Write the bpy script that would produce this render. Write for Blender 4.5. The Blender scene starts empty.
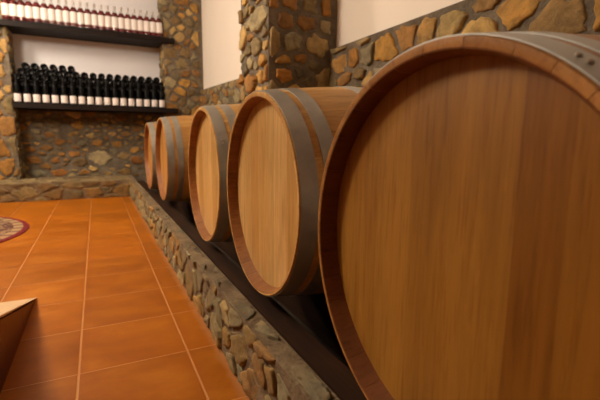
import bpy, bmesh, math, random
import numpy as np
from mathutils import Vector, Matrix, noise

C = bpy.context.scene.collection
SC = bpy.context.scene
PI = math.pi

# ------------------------------------------------------------------ helpers
def s2l(c):
    return tuple(((x/255)/12.92 if x/255 <= .04045 else ((x/255+.055)/1.055)**2.4) for x in c)

def link(o, parent=None):
    C.objects.link(o)
    if parent: o.parent = parent
    return o

def mesh_obj(name, verts, faces, mats, parent=None, loc=(0,0,0), fmat=None, fcol=None, smooth=None, vcol=None):
    me = bpy.data.meshes.new(name)
    me.from_pydata([tuple(v) for v in verts], [], faces)
    if not isinstance(mats, (list, tuple)): mats = [mats]
    for m in mats: me.materials.append(m)
    if fmat is not None: me.polygons.foreach_set('material_index', fmat)
    if fcol is not None:
        at = me.color_attributes.new('tone', 'FLOAT_COLOR', 'CORNER')
        buf = []
        for p in me.polygons:
            c = fcol[p.index]
            for _ in range(p.loop_total): buf += [c[0], c[1], c[2], 1.0]
        at.data.foreach_set('color', buf)
    if smooth is not None:
        if smooth is True: me.polygons.foreach_set('use_smooth', [True]*len(me.polygons))
        else: me.polygons.foreach_set('use_smooth', smooth)
    me.update()
    o = bpy.data.objects.new(name, me)
    o.location = loc
    return link(o, parent)

def thing(name, label, cat, loc=(0,0,0), group=None):
    o = bpy.data.objects.new(name, None); C.objects.link(o)
    o.empty_display_size = .05
    o.location = loc
    tag(o, label, cat, group); return o

def tag(o, label, cat, group=None):
    o['label'] = label; o['category'] = cat
    if group: o['group'] = group
    return o

def struct(o, label=None):
    o['kind'] = 'structure'
    if label: o['label'] = label
    return o

class MB:
    def __init__(s): s.v=[]; s.f=[]; s.m=[]; s.c=[]; s.s=[]
    def add(s, vs, fs, mat=0, col=(1,1,1), smooth=False):
        b=len(s.v); s.v+=[tuple(v) for v in vs]
        for f in fs:
            s.f.append([b+i for i in f]); s.m.append(mat); s.c.append(col); s.s.append(smooth)
    def build(s, name, mats, parent=None, loc=(0,0,0)):
        return mesh_obj(name, s.v, s.f, mats, parent, loc, s.m, s.c, s.s)

def lathe_data(prof, n=24, axis='Z', closed=False):
    """prof: list of (r, h).  returns verts, faces"""
    vs=[]; fs=[]
    for r,h in prof:
        for k in range(n):
            a=2*PI*k/n
            if axis=='Z': vs.append((r*math.cos(a), r*math.sin(a), h))
            else: vs.append((h, r*math.cos(a), r*math.sin(a)))
    m=len(prof)
    for i in range(m-1 if not closed else m):
        j=(i+1)%m
        for k in range(n):
            l=(k+1)%n
            q=[i*n+k,i*n+l,j*n+l,j*n+k]
            fs.append(q if axis=='Z' else q)
    return vs,fs

def lathe(name, prof, mat, parent=None, n=24, axis='Z', loc=(0,0,0), closed=False, caps=True):
    vs,fs=lathe_data(prof,n,axis,closed)
    if not closed and caps:
        if prof[0][0]>1e-5: fs.append(list(range(n))[::-1])
        if prof[-1][0]>1e-5: fs.append(list(range((len(prof)-1)*n,len(prof)*n)))
    o=mesh_obj(name,vs,fs,mat,parent,loc,smooth=True)
    bm=bmesh.new(); bm.from_mesh(o.data); bmesh.ops.remove_doubles(bm,verts=bm.verts,dist=1e-6)
    bmesh.ops.recalc_face_normals(bm,faces=bm.faces)
    for e in bm.edges:
        if len(e.link_faces)==2 and e.calc_face_angle(0)>math.radians(38): e.smooth=False
    bm.to_mesh(o.data); bm.free()
    return o

def box_obj(name, lo, hi, mat, parent=None, bev=.004, loc=(0,0,0), wob=0, seg=1):
    bm=bmesh.new()
    bmesh.ops.create_cube(bm,size=1)
    for v in bm.verts:
        v.co=Vector([lo[i]+(v.co[i]+.5)*(hi[i]-lo[i]) for i in range(3)])
    if seg>1:
        ax=max(range(3),key=lambda i:hi[i]-lo[i])
        es=[e for e in bm.edges if abs((e.verts[0].co-e.verts[1].co)[ax])>1e-4]
        bmesh.ops.subdivide_edges(bm,edges=es,cuts=seg,use_grid_fill=True)
    if wob:
        for v in bm.verts: v.co+=noise.noise_vector(v.co*3.1)*wob
    if bev: bmesh.ops.bevel(bm,geom=[e for e in bm.edges if len(e.link_faces)==2 and e.calc_face_angle(0)>.6],offset=bev,segments=2,affect='EDGES')
    me=bpy.data.meshes.new(name); bm.to_mesh(me); bm.free(); me.materials.append(mat)
    o=bpy.data.objects.new(name,me); o.location=loc
    return link(o,parent)

# ------------------------------------------------------------------ materials
class NT:
    def __init__(s,name):
        s.m=bpy.data.materials.new(name); s.m.use_nodes=True; s.t=s.m.node_tree; s.t.nodes.clear()
        s.out=s.n('ShaderNodeOutputMaterial'); s.b=s.n('ShaderNodeBsdfPrincipled')
        s.l(s.b.outputs[0],s.out.inputs[0])
    def n(s,k,**kw):
        d=s.t.nodes.new(k)
        for a,b in kw.items():
            if a in d.inputs.keys() if False else False: pass
            setattr(d,a,b)
        return d
    def l(s,a,b): s.t.links.new(a,b)
    def val(s,node,**kw):
        for k,x in kw.items(): node.inputs[k.replace('_',' ')].default_value=x
        return node
    def pos(s,kind='Object',scale=(1,1,1),loc=(0,0,0)):
        tc=s.n('ShaderNodeTexCoord'); mp=s.n('ShaderNodeMapping')
        s.l(tc.outputs[kind],mp.inputs[0]); mp.inputs['Scale'].default_value=scale; mp.inputs['Location'].default_value=loc
        return mp.outputs[0]
    def noise(s,vec,scale=5,detail=4,rough=.55,dist=0):
        d=s.n('ShaderNodeTexNoise'); s.l(vec,d.inputs['Vector'])
        s.val(d,Scale=scale,Detail=detail,Roughness=rough,Distortion=dist); return d.outputs['Fac']
    def ramp(s,fac,stops):
        r=s.n('ShaderNodeValToRGB'); s.l(fac,r.inputs[0]); e=r.color_ramp.elements
        while len(e)<len(stops): e.new(.5)
        for x,(p,c) in zip(e,stops): x.position=p; x.color=(c[0],c[1],c[2],1) if len(c)==3 else c
        return r.outputs[0]
    def mix(s,fac,a,b,blend='MIX'):
        m=s.n('ShaderNodeMix',data_type='RGBA',blend_type=blend)
        for sock,x in ((m.inputs[0],fac),(m.inputs[6],a),(m.inputs[7],b)):
            if hasattr(x,'is_linked'): s.l(x,sock)
            elif isinstance(x,(int,float)): sock.default_value=x
            else: sock.default_value=(x[0],x[1],x[2],1)
        return m.outputs[2]
    def math(s,op,a,b=None,c=None,clamp=False):
        m=s.n('ShaderNodeMath',operation=op,use_clamp=clamp)
        for sock,x in zip(m.inputs,(a,b,c)):
            if x is None: continue
            if hasattr(x,'is_linked'): s.l(x,sock)
            else: sock.default_value=x
        return m.outputs[0]
    def bump(s,h,strength=.3,dist=.01):
        b=s.n('ShaderNodeBump'); s.l(h,b.inputs['Height']); s.val(b,Strength=strength,Distance=dist)
        s.l(b.outputs[0],s.b.inputs['Normal']); return b
    def base(s,c): 
        if hasattr(c,'is_linked'): s.l(c,s.b.inputs['Base Color'])
        else: s.b.inputs['Base Color'].default_value=(c[0],c[1],c[2],1)
    def set(s,**kw):
        for k,x in kw.items(): s.b.inputs[k.replace('_',' ')].default_value=x

def tone_attr(s):
    a=s.n('ShaderNodeVertexColor'); a.layer_name='tone'; return a.outputs[0]

def mat_stone():
    s=NT('rubble_stone'); p=s.pos()
    n1=s.noise(p,14,6,.65,.4); n2=s.noise(p,60,4,.7); n3=s.noise(p,5,3,.5)
    c=s.mix(1.0,tone_attr(s),s.ramp(n1,[(.3,(.55,.52,.5)),(.5,(.97,.97,.97)),(.72,(1.4,1.28,1.08))]),'MULTIPLY')
    c=s.mix(s.ramp(n3,[(.55,(0,0,0)),(.7,(.3,.3,.3))]),c,s2l((120,82,42)))
    c=s.mix(s.ramp(n2,[(.58,(0,0,0)),(.75,(.5,.5,.5))]),c,(.09,.07,.05))
    s.base(c); s.set(Roughness=.85)
    h=s.math('ADD',s.math('MULTIPLY',n1,.7),s.math('MULTIPLY',n2,.35))
    s.bump(h,.7,.02); return s.m

def mat_mortar(name='grey_mortar',cols=((92,82,68),(116,104,88),(142,130,110))):
    s=NT(name); p=s.pos()
    n1=s.noise(p,9,6,.65); n2=s.noise(p,85,4,.7)
    c=s.ramp(n1,[(.3,s2l(cols[0])),(.5,s2l(cols[1])),(.72,s2l(cols[2]))])
    c=s.mix(s.ramp(n2,[(.35,(.5,.5,.5)),(.5,(0,0,0))]),c,s2l((84,70,54)))
    s.base(c); s.set(Roughness=.95)
    s.bump(s.math('ADD',n1,s.math('MULTIPLY',n2,.5)),.8,.02); return s.m

def mat_plaster(name,col):
    s=NT(name); p=s.pos()
    n1=s.noise(p,2.5,5,.6); n2=s.noise(p,45,4,.6)
    c=s.mix(n1,tuple(x*.93 for x in s2l(col)),s2l(col))
    s.base(c); s.set(Roughness=.9); s.bump(n2,.12,.005); return s.m

def mat_floor():
    s=NT('terracotta_tile'); tc=s.n('ShaderNodeTexCoord'); sx=s.n('ShaderNodeSeparateXYZ'); s.l(tc.outputs['Object'],sx.inputs[0])
    X0,Y0,T=-.0875,1.2836,.3146
    u=s.math('DIVIDE',s.math('SUBTRACT',sx.outputs[0],X0),T); w=s.math('DIVIDE',s.math('SUBTRACT',sx.outputs[1],Y0),.3125)
    fu=s.math('FRACT',u); fw=s.math('FRACT',w)
    du=s.math('SUBTRACT',.5,s.math('ABSOLUTE',s.math('SUBTRACT',fu,.5)))
    dw=s.math('SUBTRACT',.5,s.math('ABSOLUTE',s.math('SUBTRACT',fw,.5)))
    d=s.math('MINIMUM',du,s.math('MULTIPLY',dw,1.45))
    cv=s.n('ShaderNodeCombineXYZ'); s.l(s.math('FLOOR',u),cv.inputs[0]); s.l(s.math('FLOOR',w),cv.inputs[1])
    wn=s.n('ShaderNodeTexWhiteNoise'); s.l(cv.outputs[0],wn.inputs['Vector'])
    va=s.n('ShaderNodeVectorMath',operation='ADD'); s.l(tc.outputs['Object'],va.inputs[0])
    sc=s.n('ShaderNodeVectorMath',operation='SCALE'); s.l(wn.outputs['Color'],sc.inputs[0]); sc.inputs['Scale'].default_value=7
    s.l(sc.outputs[0],va.inputs[1])
    mp=s.n('ShaderNodeMapping'); s.l(va.outputs[0],mp.inputs[0]); mp.inputs['Scale'].default_value=(1,1.6,1)
    n1=s.noise(mp.outputs[0],5,5,.6,.3); n2=s.noise(tc.outputs['Object'],120,3,.6)
    c=s.ramp(n1,[(.25,s2l((144,78,8))),(.5,s2l((163,92,10))),(.75,s2l((181,111,20)))])
    c=s.mix(1,c,s.ramp(wn.outputs['Value'],[(0,(.86,.84,.8)),(1,(1.1,1.08,1.06))]),'MULTIPLY')
    edge=s.ramp(d,[(.012,(.7,.7,.7)),(.1,(0,0,0))])
    c=s.mix(s.math('MULTIPLY',edge,.4),c,s2l((142,70,6)))
    # pale mortar smear along the foot of the curb
    sm=s.math('ADD',sx.outputs[0],s.math('MULTIPLY',s.math('SUBTRACT',s.noise(tc.outputs['Object'],22,5,.65),.5),.05))
    c=s.mix(s.ramp(sm,[(.300,(0,0,0)),(.325,(.75,.75,.75))]),c,s2l((172,118,74)))
    g=s.ramp(d,[(.0075,(1,1,1)),(.0125,(0,0,0))])
    gc=s.mix(s.noise(tc.outputs['Object'],6,3),s2l((170,104,46)),s2l((208,148,84)))
    c=s.mix(g,c,gc)
    s.base(c)
    s.l(s.ramp(n1,[(.3,(.34,.34,.34)),(.7,(.5,.5,.5))]),s.b.inputs['Roughness'])
    s.b.inputs['Specular IOR Level'].default_value=.2
    h=s.math('SUBTRACT',s.math('MULTIPLY',s.math('ADD',n1,s.math('MULTIPLY',n2,.2)),.25),g)
    s.bump(h,.35,.004); return s.m

def mat_oak(name,axis,coarse=1.0,fleck=.5,gloss=.5):
    """axis: the direction of the grain in object space ('X' staves, 'Z' heads)"""
    s=NT(name)
    sc={'X':(2.2,38,38),'Z':(38,38,2.2)}[axis]
    sc2={'X':(11,70,70),'Z':(70,70,11)}[axis]
    p=s.pos(scale=sc); q=s.pos(scale=sc2); o=s.pos()
    g=s.noise(p,1.0*coarse,6,.62,.6); fl=s.noise(q,1.0*coarse,3,.5,.8); big=s.noise(o,3.2,4,.55)
    fine=s.noise(p,4,4,.65)
    c=s.mix(1,tone_attr(s),s.ramp(g,[(.28,(.77,.73,.68)),(.5,(1,1,1)),(.72,(1.13,1.11,1.08))]),'MULTIPLY')
    c=s.mix(s.math('MULTIPLY',s.ramp(fine,[(.34,(1,1,1)),(.50,(0,0,0))]),.5),c,s.mix(1,c,(.62,.5,.42),'MULTIPLY'))
    c=s.mix(s.math('MULTIPLY',s.ramp(fl,[(.62,(0,0,0)),(.72,(1,1,1))]),fleck),c,s.mix(1,c,(1.25,1.22,1.15),'MULTIPLY'))
    c=s.mix(1,c,s.ramp(big,[(.3,(.84,.82,.78)),(.7,(1.1,1.1,1.1))]),'MULTIPLY')
    s.base(c); s.set(Roughness=gloss); s.b.inputs['Specular IOR Level'].default_value=.3
    s.bump(s.math('ADD',g,fl),.12,.003); return s.m

def mat_steel():
    s=NT('galvanised_hoop'); p=s.pos(); n1=s.noise(p,7,5,.6); n2=s.noise(p,160,2,.5)
    c=s.ramp(n1,[(.3,s2l((142,140,134))),(.7,s2l((178,176,168)))])
    s.base(c); s.set(Metallic=.55)
    s.l(s.ramp(n1,[(.3,(.36,.36,.36)),(.7,(.52,.52,.52))]),s.b.inputs['Roughness'])
    s.bump(n2,.12,.001); return s.m

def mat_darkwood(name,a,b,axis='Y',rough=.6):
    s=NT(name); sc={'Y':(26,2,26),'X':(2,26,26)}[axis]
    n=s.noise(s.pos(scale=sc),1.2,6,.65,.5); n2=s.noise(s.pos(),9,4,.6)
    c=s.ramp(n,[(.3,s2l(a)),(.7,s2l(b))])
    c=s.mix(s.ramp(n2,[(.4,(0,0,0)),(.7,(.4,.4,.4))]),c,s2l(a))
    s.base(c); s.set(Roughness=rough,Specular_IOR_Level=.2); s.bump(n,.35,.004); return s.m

def mat_plain(name,col,rough=.4,**kw):
    s=NT(name); n=s.noise(s.pos(),30,3,.5)
    s.base(s.mix(n,tuple(x*.9 for x in s2l(col)),s2l(col))); s.set(Roughness=rough,**kw); return s.m

def mat_glass():
    s=NT('clear_glass'); s.base((.97,.97,.95)); s.set(Roughness=.03,IOR=1.4); s.b.inputs['Transmission Weight'].default_value=1; return s.m

def mat_rug():
    s=NT('rug_pile'); tc=s.n('ShaderNodeTexCoord')
    sx=s.n('ShaderNodeSeparateXYZ'); s.l(tc.outputs['Object'],sx.inputs[0])
    r=s.math('SQRT',s.math('ADD',s.math('POWER',sx.outputs[0],2),s.math('POWER',sx.outputs[1],2)))
    ang=s.math('ARCTAN2',sx.outputs[1],sx.outputs[0])
    vor=s.n('ShaderNodeTexVoronoi',feature='F1'); s.l(tc.outputs['Object'],vor.inputs['Vector']); s.val(vor,Scale=24.0)
    field=s.ramp(vor.outputs['Distance'],[(.14,s2l((160,126,86))),(.28,s2l((104,34,28))),(.42,s2l((44,26,24))),(.66,s2l((140,108,78)))])
    pet=s.math('SINE',s.math('MULTIPLY',ang,40)); 
    band=s.mix(s.ramp(pet,[(.35,(0,0,0)),(.6,(1,1,1))]),s2l((166,132,92)),s2l((110,76,56)))
    c=s.mix(s.math('GREATER_THAN',r,.76),field,band)
    c=s.mix(s.math('GREATER_THAN',r,.822),c,s2l((116,6,18)))
    n=s.noise(tc.outputs['Object'],220,2,.5)
    c=s.mix(1,c,s.ramp(n,[(.3,(.75,.75,.75)),(.7,(1.1,1.1,1.1))]),'MULTIPLY')
    s.base(c); s.set(Roughness=.95); s.bump(n,.5,.004); return s.m

M=dict(dim=mat_plaster('low_bounce_plaster',(84,66,50)),stone=mat_stone(),mortar=mat_mortar(),curb=mat_mortar('curb_mortar',((86,68,46),(122,102,74),(150,130,100))),
  plaster=mat_plaster('cream_plaster',(244,234,222)),niche=mat_plaster('niche_plaster',(240,235,238)),
  floor=mat_floor(),head=mat_oak('oak_head','Z',1.0,.45,.42),stave=mat_oak('oak_stave','X',1.0,.35,.45),
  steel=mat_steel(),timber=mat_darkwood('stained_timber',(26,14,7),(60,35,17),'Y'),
  shelf=mat_darkwood('dark_shelf_wood',(14,8,6),(34,20,14),'X'),
  label=mat_plain('paper_label',(236,227,224),.7),black=mat_plain('dark_bottle_glass',(5,5,6),.38,Specular_IOR_Level=.12),
  foil=mat_plain('black_foil',(8,7,8),.5,Specular_IOR_Level=.25),wine=mat_plain('red_wine',(122,12,22),.25),glass=mat_glass(),
  rug=mat_rug(),deck=mat_plain('tan_board',(216,184,142),.55),side=mat_oak('ramp_side_wood','X',.6,.1,.45),
  rivet=mat_plain('rivet_steel',(190,184,172),.3,Metallic=1.0),pit=mat_plain('dark_gravel',(58,48,38),.95))

# ------------------------------------------------------------------ rubble masonry
OCHRE=[(204,150,78),(190,130,62),(214,168,104),(176,122,66),(158,112,64),(150,126,92),(184,154,112),(202,164,110),(142,112,76),(168,116,58)]
GREYS=[(156,140,116),(136,122,100),(176,156,126),(122,108,88),(190,168,134),(166,132,88)]

def clip(poly,a,b,c):
    """keep a*x+b*y<=c"""
    out=[]
    n=len(poly)
    for i in range(n):
        p,q=poly[i],poly[(i+1)%n]
        dp=a*p[0]+b*p[1]-c; dq=a*q[0]+b*q[1]-c
        if dp<=0: out.append(p)
        if dp*dq<0:
            t=dp/(dp-dq); out.append((p[0]+t*(q[0]-p[0]),p[1]+t*(q[1]-p[1])))
    return out

def masonry(mb,O,U,V,N,w,h,size,rng,palette,gap=.018,prot=(.006,.016),fixed=(),aspect=1.5,smear=.08,edge=.004,shape=None):
    """fill a w x h rectangle at O (U right, V up, N out) with irregular field stones; mortar plane is added apart.
    shape(u) -> top height, for a sloping top"""
    O,U,V,N=map(Vector,(O,U,V,N))
    seeds=[]   # u,v,r,col
    for (u,v,r,col) in fixed: seeds.append((u,v,r,col))
    tries=0; area=w*h/(size*size/aspect)
    A=aspect**.5
    while tries<area*90:
        tries+=1
        r=size*.5*rng.choice((.55,.7,.85,1.0,1.0,1.2,1.35))
        u=rng.uniform(-.3*size,w+.3*size); v=rng.uniform(-.2*size,h+.2*size)
        if all(((u-a)/A)**2+((v-b)*A)**2>(.80*(r+c))**2 for a,b,c,_ in seeds):
            seeds.append((u,v,r,rng.choice(palette)))
    for i,(u,v,r,col) in enumerate(seeds):
        R=r*3.6
        poly=[(u-R,v-R),(u+R,v-R),(u+R,v+R),(u-R,v+R)]
        # bevelled box limit so lone stones stay rounded
        for k in range(10):
            a=2*PI*k/10+.3*i
            poly=clip(poly,math.cos(a)/A,math.sin(a)*A,u*math.cos(a)/A+v*math.sin(a)*A+r*1.75)
        for j,(x,y,q,_) in enumerate(seeds):
            if j==i: continue
            dx,dy=(x-u),(y-v)
            if abs(dx)>R*2 or abs(dy)>R*2: continue
            # power diagram in the stretched metric
            ax,ay=dx/A/A,dy*A*A
            nn=math.hypot(ax,ay)
            cc=((x*x-u*u)/A/A+(y*y-v*v)*A*A-(q*q-r*r))/2
            poly=clip(poly,ax,ay,cc-gap*.5*nn*rng.uniform(.7,1.5))
            if len(poly)<3: break
        if len(poly)<3: continue
        eg=lambda: edge*rng.uniform(.2,2.4)
        poly=clip(poly,-1,0,-eg()); poly=clip(poly,1,0,w-eg()); poly=clip(poly,0,-1,-eg()*.5) if len(poly)>2 else []
        if len(poly)<3: continue
        top=h if shape is None else shape(sum(p[0] for p in poly)/len(poly))
        poly=clip(poly,0,1,top-eg())
        if len(poly)<3: continue
        cx=sum(p[0] for p in poly)/len(poly); cy=sum(p[1] for p in poly)/len(poly)
        ar=abs(sum(poly[k][0]*poly[(k+1)%len(poly)][1]-poly[(k+1)%len(poly)][0]*poly[k][1] for k in range(len(poly))))/2
        if ar<size*size*.07: continue
        # rough, slightly rounded outline
        per=[]
        n=len(poly)
        for k in range(n):
            p,q=poly[k],poly[(k+1)%n]; d=math.hypot(p[0]-q[0],p[1]-q[1])
            per+= [(p[0]*(1-t)+q[0]*t,p[1]*(1-t)+q[1]*t) for t in ((.06,.24,.42,.58,.76,.94) if d>size*.2 else (.12,.5,.88) if d>.012 else (.5,))]
        n=len(per)
        ns=rng.uniform(0,90)
        out=[]
        for (x,y) in per:
            k=1-.28*max(-.25,noise.noise((x*30+ns,y*30,ns)))-.18*max(0,noise.noise((x*75+ns,y*75,ns)))
            out.append((cx+(x-cx)*k,cy+(y-cy)*k))
        ht=rng.uniform(*prot); tilt=(rng.uniform(-.12,.12),rng.uniform(-.12,.12))
        vs=[];fs=[]
        for (sc,dz) in ((1.0,-.008),(.975,.6),(.90,.93),(.58,1.0)):
            for (x,y) in out:
                px,py=cx+(x-cx)*sc,cy+(y-cy)*sc
                z=-.008 if dz<0 else ht*dz+ (tilt[0]*(px-cx)+tilt[1]*(py-cy))*dz+.008*noise.noise((px*28+ns,py*28,3))*(1 if sc<.95 else .4)
                vs.append(O+U*px+V*py+N*max(z,-.008))
        z=ht*1.02+.004*noise.noise((cx*22,cy*22,9)); vs.append(O+U*cx+V*cy+N*z)
        for ring in range(3):
            for k in range(n):
                l=(k+1)%n; fs.append([ring*n+k,ring*n+l,(ring+1)*n+l,(ring+1)*n+k])
        for k in range(n): fs.append([3*n+k,3*n+(k+1)%n,4*n])
        # winding
        if (U.cross(V)).dot(N)<0: fs=[f[::-1] for f in fs]
        if sum(out[k][0]*out[(k+1)%n][1]-out[(k+1)%n][0]*out[k][1] for k in range(n))<0: fs=[f[::-1] for f in fs]
        j=rng.uniform(.82,1.12); c=s2l((col[0]*.89,col[1]*.92,col[2]*.86))
        mb.add(vs,fs,1,tuple(x*j for x in c),True)

def mortar_sheet(mb,O,U,V,N,w,h,step=.05,amp=.006,seed=0,shape=None):
    O,U,V,N=map(Vector,(O,U,V,N))
    nu=max(2,int(w/step)); nv=max(2,int(h/step)); vs=[];fs=[]
    for j in range(nv+1):
        for i in range(nu+1):
            u=w*i/nu; hh=h if shape is None else shape(u); v=hh*j/nv
            e=0 if i in(0,nu) or j in (0,nv) else 1
            P=O+U*u+V*v
            vs.append(P+N*amp*e*noise.noise(P*13+Vector((seed,0,0))))
    for j in range(nv):
        for i in range(nu):
            a=j*(nu+1)+i; q=[a,a+1,a+nu+2,a+nu+1]
            fs.append(q if (U.cross(V)).dot(N)>0 else q[::-1])
    mb.add(vs,fs,0,(1,1,1),True)

def quad_box(mb,lo,hi,mat=0,skip=()):
    x0,y0,z0=lo;x1,y1,z1=hi
    vs=[(x0,y0,z0),(x1,y0,z0),(x1,y1,z0),(x0,y1,z0),(x0,y0,z1),(x1,y0,z1),(x1,y1,z1),(x0,y1,z1)]
    F={'-z':[0,3,2,1],'+z':[4,5,6,7],'-y':[0,1,5,4],'+x':[1,2,6,5],'+y':[2,3,7,6],'-x':[3,0,4,7]}
    mb.add(vs,[F[k] for k in F if k not in skip],mat)

# ------------------------------------------------------------------ layout (metres; floor z = 0, aisle runs along +Y)
H=.6931
XW=1.30          # right wall
YB=5.66          # face of the stone back wall
YN=6.00          # back of the bottle niche
XL,YF,ZC=-2.7,-1.7,2.75
CURB_X,CURB_T=.330,.205
CURB_Y=5.19      # front of the low curb under the back wall

rng=random.Random(11)
DADO=[(1.67,1.125,.085,(206,150,72)),(1.83,1.13,.07,(150,132,106)),(1.96,1.13,.07,(196,136,66)),(2.09,1.12,.08,(190,140,80)),(1.52,1.16,.08,(170,120,66)),
 (1.40,1.15,.08,(196,150,92)),(1.27,1.13,.09,(204,170,118)),(1.12,1.075,.105,(210,168,108)),(1.24,1.04,.06,(150,110,66)),(.98,1.12,.09,(196,146,80)),(1.1,1.18,.06,(166,126,78)),(.85,1.05,.09,(180,140,92))]
# floor, ceiling, plain walls
struct(box_obj('floor',(XL,YF,-.08),(XW+.2,YN+.2,0),M['floor'],bev=0),'orange terracotta tiled floor with pale grout lines')
struct(box_obj('ceiling',(XL-.1,YF-.1,ZC),(XW+.3,YN+.3,ZC+.1),M['plaster'],bev=0))
struct(box_obj('wall_left',(XL-.1,YF-.1,-.08),(XL,YN+.3,ZC),M['dim'],bev=0))  # unseen left and front walls, colour kept dark to cut bounce light
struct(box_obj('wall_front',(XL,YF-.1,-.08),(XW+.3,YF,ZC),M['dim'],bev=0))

# right wall: plaster above a stone dado, with a stone pier
wr=struct(box_obj('wall_right',(XW+.045,YF,-.08),(XW+.3,YN+.3,ZC),M['plaster'],bev=0),'cream plastered right wall above the stone dado')
def dado_top(y): return 1.225 if y<2.3 else 1.225+(y-2.3)*.031
mb=MB()
y0,y1=-1.0,2.22
mortar_sheet(mb,(XW,y1,0),(0,-1,0),(0,0,1),(-1,0,0),y1-y0,1.225)
fix=[]
for (yy,zz,rr_,cc) in DADO: fix.append((y1-yy,zz-.62,rr_,cc))
masonry(mb,(XW,y1,.62),(0,-1,0),(0,0,1),(-1,0,0),y1-y0,.605,.165,random.Random(5),OCHRE+GREYS[:3],gap=.022,prot=(.008,.02),fixed=fix)
mortar_sheet(mb,(XW,YB,0),(0,-1,0),(0,0,1),(-1,0,0),YB-2.7,1.225,shape=lambda u:dado_top(YB-u))
masonry(mb,(XW,YB,.62),(0,-1,0),(0,0,1),(-1,0,0),YB-2.7,.72,.16,random.Random(6),OCHRE[3:]+GREYS,gap=.022,shape=lambda u:dado_top(YB-u)-.62)
# ledge on top of the dado
mb.add([(XW,y0,1.225),(XW+.05,y0,1.235),(XW+.05,y1,1.235),(XW,y1,1.225)],[[0,1,2,3][::-1]],0)
mb.add([(XW,2.7,dado_top(2.7)),(XW+.05,2.7,dado_top(2.7)+.01),(XW+.05,YB,dado_top(YB)+.01),(XW,YB,dado_top(YB))],[[0,1,2,3][::-1]],0)
struct(mb.build('stone_dado',[M['mortar'],M['stone']]),'rubble stone dado along the right wall behind the barrels')

mb=MB()  # pier
PX,PY0,PY1=.90,2.222,2.70
mortar_sheet(mb,(PX,PY0,0),(1,0,0),(0,0,1),(0,-1,0),XW+.05-PX,ZC)
mortar_sheet(mb,(PX,PY1,0),(0,-1,0),(0,0,1),(-1,0,0),PY1-PY0,ZC)
mortar_sheet(mb,(XW+.05,PY1,0),(-1,0,0),(0,0,1),(0,1,0),XW+.05-PX,ZC)
masonry(mb,(PX,PY0,.7),(1,0,0),(0,0,1),(0,-1,0),XW-PX,ZC-.7,.165,random.Random(8),OCHRE+GREYS[:4],gap=.028,aspect=1.25,edge=.002)
masonry(mb,(PX,PY1,.7),(0,-1,0),(0,0,1),(-1,0,0),PY1-PY0,ZC-.7,.15,random.Random(9),OCHRE+GREYS,gap=.024,edge=.002,prot=(.010,.026))
struct(mb.build('stone_pier',[M['mortar'],M['stone']]),'rubble stone pier standing out from the right wall')

# back wall with niche
NX0,NX1=-.815,.842
LOWZ=1.02
mb=MB()
# columns each side
for (a,b) in ((XL,NX0),(NX1,XW+.05)):
    mortar_sheet(mb,(a,YB,0),(1,0,0),(0,0,1),(0,-1,0),b-a,ZC)
mortar_sheet(mb,(NX0,YB,0),(0,1,0),(0,0,1),(1,0,0),YN-YB,ZC)
mortar_sheet(mb,(NX1,YN,0),(0,-1,0),(0,0,1),(-1,0,0),YN-YB,ZC)
mortar_sheet(mb,(NX0,YN-.02,0),(1,0,0),(0,0,1),(0,-1,0),NX1-NX0,LOWZ)
masonry(mb,(-1.35,YB,.15),(1,0,0),(0,0,1),(0,-1,0),NX0+1.35,ZC-.15,.2,random.Random(21),[(196,140,72),(180,124,58),(206,160,100),(170,120,66),(150,126,90)],gap=.02,aspect=1.0,prot=(.01,.02))
masonry(mb,(NX1,YB,.55),(1,0,0),(0,0,1),(0,-1,0),XW-NX1,ZC-.55,.17,random.Random(22),OCHRE+GREYS[:3],gap=.024,aspect=1.2)
masonry(mb,(NX0,YB,.15),(0,1,0),(0,0,1),(1,0,0),YN-YB,ZC-.15,.15,random.Random(23),OCHRE[4:]+GREYS,gap=.022)
masonry(mb,(NX1,YN,.6),(0,-1,0),(0,0,1),(-1,0,0),YN-YB,ZC-.6,.15,random.Random(24),OCHRE[4:]+GREYS,gap=.022)
# infill under the lower shelf, with the large pale stone
z0=.17
px=lambda u,z,r,c:(u-NX0,z-z0,r,c)
fixed=[px(.031,.422,.135,(200,174,140)),px(-.673,.246,.075,(150,140,122)),px(-.437,.239,.08,(176,112,52)),px(-.166,.243,.06,(186,128,68)),px(.10,.22,.06,(176,140,92)),
 px(-.469,.404,.06,(160,104,50)),px(-.703,.407,.08,(170,116,60)),px(-.265,.477,.07,(196,132,66)),px(.019,.617,.065,(192,136,74)),px(-.2,.36,.09,(132,100,66)),
 px(-.41,.629,.065,(176,118,60)),px(-.26,.73,.06,(196,152,92)),px(-.06,.715,.055,(206,170,120)),px(.192,.735,.055,(206,158,104)),px(.35,.737,.055,(200,146,86)),
 px(.31,.445,.075,(176,142,98)),px(.324,.229,.085,(156,118,72)),px(.48,.389,.085,(180,116,56)),px(-.566,.554,.06,(158,110,62)),px(-.734,.542,.06,(180,116,56)),px(.24,.60,.07,(176,128,70))]
masonry(mb,(NX0,YN-.02,z0),(1,0,0),(0,0,1),(0,-1,0),NX1-NX0,LOWZ-z0,.125,random.Random(31),OCHRE+GREYS[:2],gap=.03,prot=(.008,.02),fixed=fixed,aspect=1.4)
wb=struct(mb.build('wall_back',[M['mortar'],M['stone']]),'rubble stone back wall with a bottle niche')
box_obj('niche_back',(NX0-.02,YN,LOWZ-.05),(NX1+.02,YN+.1,ZC),M['niche'],wb,bev=0)

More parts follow.
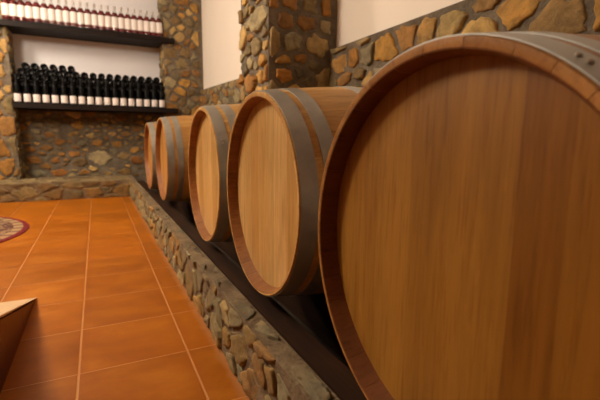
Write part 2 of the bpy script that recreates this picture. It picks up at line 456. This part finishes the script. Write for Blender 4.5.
# low stone curbs: along the barrels and under the back wall
mb=MB()
mortar_sheet(mb,(CURB_X,CURB_Y+.05,0),(0,-1,0),(0,0,1),(-1,0,0),CURB_Y+.05+1.2,CURB_T,step=.03,amp=.008)
masonry(mb,(CURB_X,CURB_Y+.02,0),(0,-1,0),(0,0,1),(-1,0,0),CURB_Y+.02+.4,CURB_T,.13,random.Random(41),
        [(164,128,76),(180,134,72),(150,130,98),(158,142,114),(144,124,96),(172,146,104),(160,118,70)],gap=.014,prot=(.002,.011),aspect=1.15)
mortar_sheet(mb,(CURB_X,-1.2,CURB_T),(1,0,0),(0,1,0),(0,0,1),.055,CURB_Y+.4+1.2,step=.027,amp=.008)
masonry(mb,(CURB_X,-.4,CURB_T),(1,0,0),(0,1,0),(0,0,1),.054,CURB_Y+.4,.11,random.Random(42),[(126,110,88),(136,118,92),(118,102,80)],gap=.03,prot=(.001,.005),aspect=.6)
mb.add([(.385,-1.2,CURB_T),(.385,YB,CURB_T),(.385,YB,0),(.385,-1.2,0)],[[0,1,2,3]],0)
cb=struct(mb.build('stone_curb',[M['curb'],M['stone']]),'long low stone curb beside the tiled aisle in front of the barrels')
mb=MB()
mortar_sheet(mb,(XL,CURB_Y,0),(1,0,0),(0,0,1),(0,-1,0),CURB_X+.07-XL,.195,step=.03,amp=.008)
masonry(mb,(-1.5,CURB_Y,0),(1,0,0),(0,0,1),(0,-1,0),CURB_X+1.5,.195,.17,random.Random(43),
        [(150,112,64),(138,104,64),(128,108,78),(160,130,86),(142,110,72)],gap=.018,prot=(.004,.012),aspect=1.7)
mortar_sheet(mb,(XL,CURB_Y,.195),(1,0,0),(0,1,0),(0,0,1),CURB_X+.07-XL,YN-CURB_Y-.02,step=.05,amp=.006)
masonry(mb,(-1.5,CURB_Y+.01,.195),(1,0,0),(0,1,0),(0,0,1),CURB_X+1.55,.44,.2,random.Random(44),
        [(150,124,90),(160,136,100),(138,114,84)],gap=.02,prot=(.002,.01))
struct(mb.build('stone_curb',[M['curb'],M['stone']]),'low stone curb across the foot of the back wall')
# bed behind the curb, under the barrels
struct(box_obj('barrel_bed',(.385,-1.2,0),(XW,YB-.02,.06),M['pit'],bev=0),'dark bed under the barrels')

# timbers that carry the barrels
def timber(x0,x1,zb,zt,label,seed):
    o=box_obj('timber_rail',(x0,-1.0,zb),(x1,5.0,zt),M['timber'],bev=.006,wob=.003,seg=40)
    tag(o,label,'timber'); return o
L=.85; R0,RB=.290,.322
def rad(s): return R0+(RB-R0)*(1-((s-L/2)/(L/2))**2)
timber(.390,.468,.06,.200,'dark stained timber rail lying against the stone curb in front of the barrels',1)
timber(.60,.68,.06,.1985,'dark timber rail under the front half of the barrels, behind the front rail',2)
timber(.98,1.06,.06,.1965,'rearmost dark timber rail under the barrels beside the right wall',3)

# ------------------------------------------------------------------ barrels
OAK=[(206,152,88),(196,140,76),(212,162,100),(188,130,68),(202,146,80)]
def jit(c,r,a=.06): 
    k=r.uniform(1-a,1+a); return tuple(x*k for x in s2l(c))

def barrel_head(parent,r,planks,recess,zc,seed,back=False):
    """planks: list of (width, colour) from -y to +y"""
    rg=random.Random(seed); mb=MB(); rr=.2725; tot=sum(p[0] for p in planks); y=-rr
    for (wd,col) in planks:
        w=wd/tot*2*rr; a,b=y+.00005,y+w-.00005; y+=w
        n=8; vs=[]; fs=[]
        ys=[a+(b-a)*k/n for k in range(n+1)]
        for yy in ys:
            hh=math.sqrt(max(rr*rr-yy*yy,1e-6))
            e=.0001 if yy in (a,b) else 0
            for m in range(9): vs.append((recess+e,yy,zc+hh*(m/4-1)))
        for k in range(n):
            for m in range(8):
                q=k*9+m; f=[q,q+1,q+10,q+9]; fs.append(f if not back else f[::-1])
        mb.add(vs,fs,0,jit(col,rg,.05))
    # dark back sheet just behind, so the joints read as joints
    vs=[(recess+(.004 if not back else -.004),rr*math.cos(2*PI*k/48),zc+rr*math.sin(2*PI*k/48)) for k in range(48)]
    mb.add(vs,[list(range(48))],0,s2l((60,30,12)))
    return mb.build('barrel_head',M['head'],parent)

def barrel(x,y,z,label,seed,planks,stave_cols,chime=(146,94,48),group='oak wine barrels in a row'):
    rg=random.Random(seed)
    t=thing('wine_barrel',label,'barrel',(x,y,z-RB),group)
    zc=RB
    n=30; ws=[rg.uniform(.75,1.25) for _ in range(n)]; tot=sum(ws); a0=rg.uniform(0,1)
    rec=.034
    prof=[(rec+.02,.258),(rec,.2715),(.010,.2785),(.001,.2825),(0,.2845),(0,.2885),(.002,R0)]
    outer=[(s,rad(s)) for s in [L*k/26 for k in range(1,26)]]
    prof=prof+outer+[(L-s,r) for s,r in prof[::-1]]
    mb=MB(); acc=0
    for i in range(n):
        a=a0+2*PI*acc/tot; acc+=ws[i]; b=a0+2*PI*acc/tot
        g=.0004/R0
        m=4; vs=[];fs=[]
        for k in range(m+1):
            an=a+g+(b-a-2*g)*k/m
            for q,(s,r) in enumerate(prof):
                if q in (2,3,4): r-=.0035*(1+math.sin(an))
                vs.append((s,r*math.cos(an),zc+r*math.sin(an)))
        np_=len(prof)
        for k in range(m):
            for q in range(np_-1):
                fs.append([k*np_+q,(k+1)*np_+q,(k+1)*np_+q+1,k*np_+q+1][::-1])
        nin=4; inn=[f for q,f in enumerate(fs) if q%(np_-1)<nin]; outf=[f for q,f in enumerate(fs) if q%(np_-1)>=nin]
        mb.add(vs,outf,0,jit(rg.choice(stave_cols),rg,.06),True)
        b0=len(mb.v)-len(vs); cc=jit(chime,rg,.10)  # inner chime darker than staves: rough wood tone plus recess shade in the colour
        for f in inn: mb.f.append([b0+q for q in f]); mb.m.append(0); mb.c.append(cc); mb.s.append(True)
    o=mb.build('staves',M['stave'],t)
    bm=bmesh.new(); bm.from_mesh(o.data)
    for e in bm.edges:
        if len(e.link_faces)==2 and e.calc_face_angle(0)>math.radians(30): e.smooth=False
    bm.to_mesh(o.data); bm.free()
    barrel_head(t,R0,planks,rec,zc,seed+5)
    barrel_head(t,R0,planks[::-1],L-rec,zc,seed+6,True)
    for (s0,s1) in ((.004,.047),(.066,.104),(.255,.292)):
        for mir in (0,1):
            e=[s0,s0+.0015,s1-.0015,s1]
            pf=[(rad(s)+th,s) for s,th in ((s0,.0002),(s0,.0020),(s1,.0020),(s1,.0002))]
            if mir: pf=[(r,L-s) for r,s in pf]
            vs,fs=lathe_data(pf,96,'X')
            vs=[(p[0],p[1],p[2]+zc) for p in vs]
            hp=mesh_obj('hoop',vs,fs,M['steel'],t,smooth=True)
            bm=bmesh.new(); bm.from_mesh(hp.data); bmesh.ops.recalc_face_normals(bm,faces=bm.faces)
            for ed in bm.edges:
                if len(ed.link_faces)==2 and ed.calc_face_angle(0)>math.radians(30): ed.smooth=False
            bm.to_mesh(hp.data); bm.free()
            if not mir:
                ra=rivet_angle[seed]
                for da in (0,.045):
                    sm=(s0+s1)/2; rr=rad(sm)+.0018; an=ra+da
                    bm=bmesh.new(); bmesh.ops.create_uvsphere(bm,u_segments=8,v_segments=6,radius=.004)
                    me=bpy.data.meshes.new('rivet'); bm.to_mesh(me); bm.free(); me.materials.append(M['rivet'])
                    rv=bpy.data.objects.new('rivet',me); rv.location=(sm,rr*math.cos(an),zc+rr*math.sin(an)); link(rv,hp)
    return t

XH=.4035
PALE=[(200,158,96),(190,145,82),(205,164,104),(184,138,76),(196,152,88)]
DEEP=(180,128,66)
rivet_angle={1:2.16,2:1.1,3:2.6,4:.6,5:2.9}
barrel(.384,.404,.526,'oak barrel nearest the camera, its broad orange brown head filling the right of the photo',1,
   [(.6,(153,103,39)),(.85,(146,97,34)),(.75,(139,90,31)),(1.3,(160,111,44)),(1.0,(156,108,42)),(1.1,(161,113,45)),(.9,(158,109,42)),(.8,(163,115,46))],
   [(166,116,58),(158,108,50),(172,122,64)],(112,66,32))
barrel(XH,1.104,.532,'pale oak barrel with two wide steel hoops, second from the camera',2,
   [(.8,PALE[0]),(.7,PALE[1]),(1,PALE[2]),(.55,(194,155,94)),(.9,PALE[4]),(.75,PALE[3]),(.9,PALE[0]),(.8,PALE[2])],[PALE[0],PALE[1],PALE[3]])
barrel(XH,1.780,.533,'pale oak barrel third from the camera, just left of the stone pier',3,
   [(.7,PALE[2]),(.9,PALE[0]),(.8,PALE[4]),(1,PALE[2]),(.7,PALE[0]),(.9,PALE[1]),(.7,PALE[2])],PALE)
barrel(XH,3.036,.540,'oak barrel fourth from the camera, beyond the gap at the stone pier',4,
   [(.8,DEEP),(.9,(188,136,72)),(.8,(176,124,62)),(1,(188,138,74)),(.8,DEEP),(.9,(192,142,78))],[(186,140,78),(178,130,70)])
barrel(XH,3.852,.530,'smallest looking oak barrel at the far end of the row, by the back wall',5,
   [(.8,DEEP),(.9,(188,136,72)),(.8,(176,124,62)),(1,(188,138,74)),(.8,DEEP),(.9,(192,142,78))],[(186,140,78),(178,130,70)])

# ------------------------------------------------------------------ shelves
SF=5.58
tag(box_obj('wooden_shelf',(-1.02,SF,1.885),(.975,YN-.005,1.945),M['shelf'],bev=.004),'upper dark wooden shelf board carrying the red wine bottles','shelf')
tag(box_obj('wooden_shelf',(NX0+.005,SF,1.012),(.985,YN-.005,1.072),M['shelf'],bev=.004),'lower dark wooden shelf board carrying the dark bottles','shelf')
SU,SL=1.945,1.072

ORD=['leftmost','second from left','third from left','fourth from left','fifth from left','sixth from left','seventh from left','eighth from left','ninth from left','tenth from left','eleventh from left','twelfth from left']
BACK=['rightmost','second from right','third from right','fourth from right','fifth from right','sixth from right','seventh from right','eighth from right','ninth from right','tenth from right','eleventh from right','twelfth from right']
def place(i,n): return ORD[i] if i<(n+1)//2 else BACK[n-1-i]

def dup(root,loc,label):
    r=root.copy(); C.objects.link(r); r.location=loc; r['label']=label
    for ch in list(root.children):
        c=ch.copy(); C.objects.link(c); c.parent=r
    return r

BODY=[(0,.004),(.02,.002),(.031,0),(.0342,.004),(.0345,.012),(.0345,.188),(.0328,.203),(.029,.217),(.019,.230),(.0150,.242),(.0142,.262),(.0142,.284),(.0155,.285),(.0155,.297),(.0135,.300),(0,.300)]
# --- front row, lower shelf
def dark_bottle(loc,label):
    t=thing('wine_bottle',label,'bottle',loc,'dark wine bottles standing on the lower shelf')
    lathe('glass_body',BODY,M['black'],t,20)
    lathe('label',[(.0349,.014),(.0352,.016),(.0352,.098),(.0349,.100)],M['label'],t,20,caps=False)
    lathe('capsule',[(.0146,.248),(.0151,.250),(.0151,.283),(.0162,.284),(.0162,.298),(.0145,.3015),(0,.302)],M['foil'],t,16,caps=False)
    return t
def spaced(x0,x1,n): return [x0+(x1-x0)*i/(n-1) for i in range(n)]
FX=spaced(-.768,.795,18); first=None
for i,x in enumerate(FX):
    lab='upright dark bottle with white label, %s on the lower shelf'%place(i,18)
    loc=(x,5.655,SL)
    first,_=(dark_bottle(loc,lab),0) if i==0 else (first,dup(first,loc,lab))
# --- lying pile behind
RP=.039
LYING=[(0,.012),(.012,.010),(.026,.002),(.034,0),(.0385,.005),(RP,.014),(RP,.188),(.036,.204),(.029,.217),(.019,.230),(.015,.242),(.0142,.262),(.0142,.284),(.0155,.285),(.0155,.296),(0,.297)]
pile0=None; sp=(FX[-1]-FX[0])/17; step=math.sqrt((2*RP)**2-(sp/2)**2)+.0004
LAY=['bottom','second','third','fourth','fifth','sixth','topmost']
for row in range(7):
    xs=FX if row%2==0 else [x+sp/2 for x in FX[:-1]]
    if row==6: xs=[FX[k] for k in range(1,7)]
    for i,x in enumerate(xs):
        lab='dark bottle lying in the pile\'s %s layer, %s of that layer'%(LAY[row],place(i,len(xs)))
        loc=(x,5.697,SL+RP+row*step)
        if pile0 is None:
            vs,fs=lathe_data([(r,h) for r,h in LYING],20,'Z')
            vs=[(a,c,b) for a,b,c in vs]
            o=mesh_obj('wine_bottle',vs,fs,M['black'],smooth=True)
            bm=bmesh.new(); bm.from_mesh(o.data); bmesh.ops.remove_doubles(bm,verts=bm.verts,dist=1e-6); bmesh.ops.recalc_face_normals(bm,faces=bm.faces)
            bm.to_mesh(o.data); bm.free()
            o.location=loc; pile0=tag(o,lab,'bottle','dark bottles lying in a pile on the lower shelf')
        else:
            o=pile0.copy(); C.objects.link(o); o.location=loc; o['label']=lab
# --- upper shelf
def red_bottle(loc,label):
    t=thing('wine_bottle',label,'bottle',loc,'red wine bottles standing on the upper shelf')
    lathe('glass_body',[(r+(.003 if r>.03 else 0),h) for r,h in BODY],M['glass'],t,20)
    lathe('wine',[(0,.016),(.034,.016),(.0357,.020),(.0357,.187),(.0338,.200),(.0268,.214),(.018,.226),(0,.2262)],M['wine'],t,20)
    lathe('label',[(.0377,.052),(.0380,.054),(.0380,.172),(.0377,.174)],M['label'],t,20,caps=False)
    lathe('cork',[(0,.258),(.0122,.258),(.0122,.2995),(0,.2995)],M['label'],t,12)
    return t
UX=spaced(-.80,.795,23); first=None
for i,x in enumerate(UX):
    lab='red wine bottle with tall white label, %s on the upper shelf'%place(i,23)
    loc=(x,5.635,SU)
    first,_=(red_bottle(loc,lab),0) if i==0 else (first,dup(first,loc,lab))

# ------------------------------------------------------------------ rug and ramp
rg_=lathe('round_rug',[(0,.009),(.80,.009),(.853,.0085),(.860,.005),(.858,.0005),(0,.0005)],M['rug'],None,96,loc=(-1.36,3.61,0))
tag(rg_,'round patterned rug with a dark red border on the tiled floor','rug')

rt=thing('wedge_ramp','low wedge ramp with a tan top and dark reddish brown side, at the left edge','ramp',(-.271,1.16,0))
x0,x1=-1.0,0.0; tip=.853; sl=.195/.674
def prism(name,ya,yb,xa,xb,dz0,dz1,mat,cols,parent):
    """sloping slab: y from ya (high) to yb (low); z between slope-dz0 and slope-dz1 (floor clamp)"""
    zt=lambda y:(tip-y)*sl
    mb=MB(); P=[]
    for x in (xa,xb):
        P+=[(x,ya,max(0.001,zt(ya)-dz0)),(x,yb,max(0.001,zt(yb)-dz0)),(x,yb,max(.002,zt(yb)-dz1)),(x,ya,zt(ya)-dz1)]
    mb.add(P,[[0,1,2,3][::-1],[4,5,6,7],[0,4,7,3][::-1],[1,2,6,5][::-1],[3,7,6,2][::-1],[0,1,5,4][::-1]],0,cols)
    o=mb.build(name,mat,parent)
    bm=bmesh.new(); bm.from_mesh(o.data); bmesh.ops.recalc_face_normals(bm,faces=bm.faces); bm.to_mesh(o.data); bm.free()
    return o
prism('deck',-.35,tip,x0,x1,.012,0,M['deck'],(1,1,1),rt)
RED=s2l((92,36,16))
prism('side_panel',.512,tip-.03,x1-.025,x1-.003,9,.0125,M['side'],RED,rt)
prism('side_panel',-.35,.5095,x1-.025,x1-.003,9,.0125,M['side'],RED,rt)
prism('side_panel',-.35,tip-.03,x0+.003,x0+.025,9,.0125,M['side'],RED,rt)
o=prism('back_panel',-.35,-.33,x0+.0255,x1-.0255,9,.0125,M['side'],RED,rt)

# ------------------------------------------------------------------ light: warm ceiling lamps
def lamp(name,loc,radius,power,col):
    l=bpy.data.lights.new(name,'POINT'); l.shadow_soft_size=radius; l.energy=power; l.color=col
    o=bpy.data.objects.new(name,l); o.location=loc; C.objects.link(o); return o
WARM=(1,.86,.68)
lamp('pendant_light',(-1.65,2.4,2.4),.2,162,WARM)
lamp('pendant_light',(-1.65,4.4,2.4),.2,120,WARM)
w=bpy.data.worlds.new('World'); SC.world=w; w.use_nodes=True
w.node_tree.nodes['Background'].inputs[0].default_value=(.5,.55,.6,1); w.node_tree.nodes['Background'].inputs[1].default_value=.0

# ------------------------------------------------------------------ camera
f,pitch,yaw,roll=406.62,.1495,.4615,.008
cy,sy,cp,sp_=math.cos(yaw),math.sin(yaw),math.cos(pitch),math.sin(pitch)
fwd=Vector((sy*cp,cy*cp,-sp_)); right=Vector((cy,-sy,0)); up=right.cross(fwd)
c,s=math.cos(roll),math.sin(roll)
r2=c*right+s*up; u2=-s*right+c*up
cam=bpy.data.cameras.new('Camera'); co=bpy.data.objects.new('Camera',cam); C.objects.link(co)
m=Matrix((r2,u2,-fwd)).transposed().to_4x4(); m.translation=Vector((0,0,H)); co.matrix_world=m
cam.sensor_width=36; cam.lens=f/600*36; cam.clip_start=.02
cam.dof.use_dof=True; cam.dof.focus_distance=.95; cam.dof.aperture_fstop=5.0
SC.camera=co
SC.view_settings.view_transform='Standard'; SC.view_settings.look='None'; SC.view_settings.gamma=1
SC.view_settings.use_curve_mapping=False; SC.view_settings.exposure=0
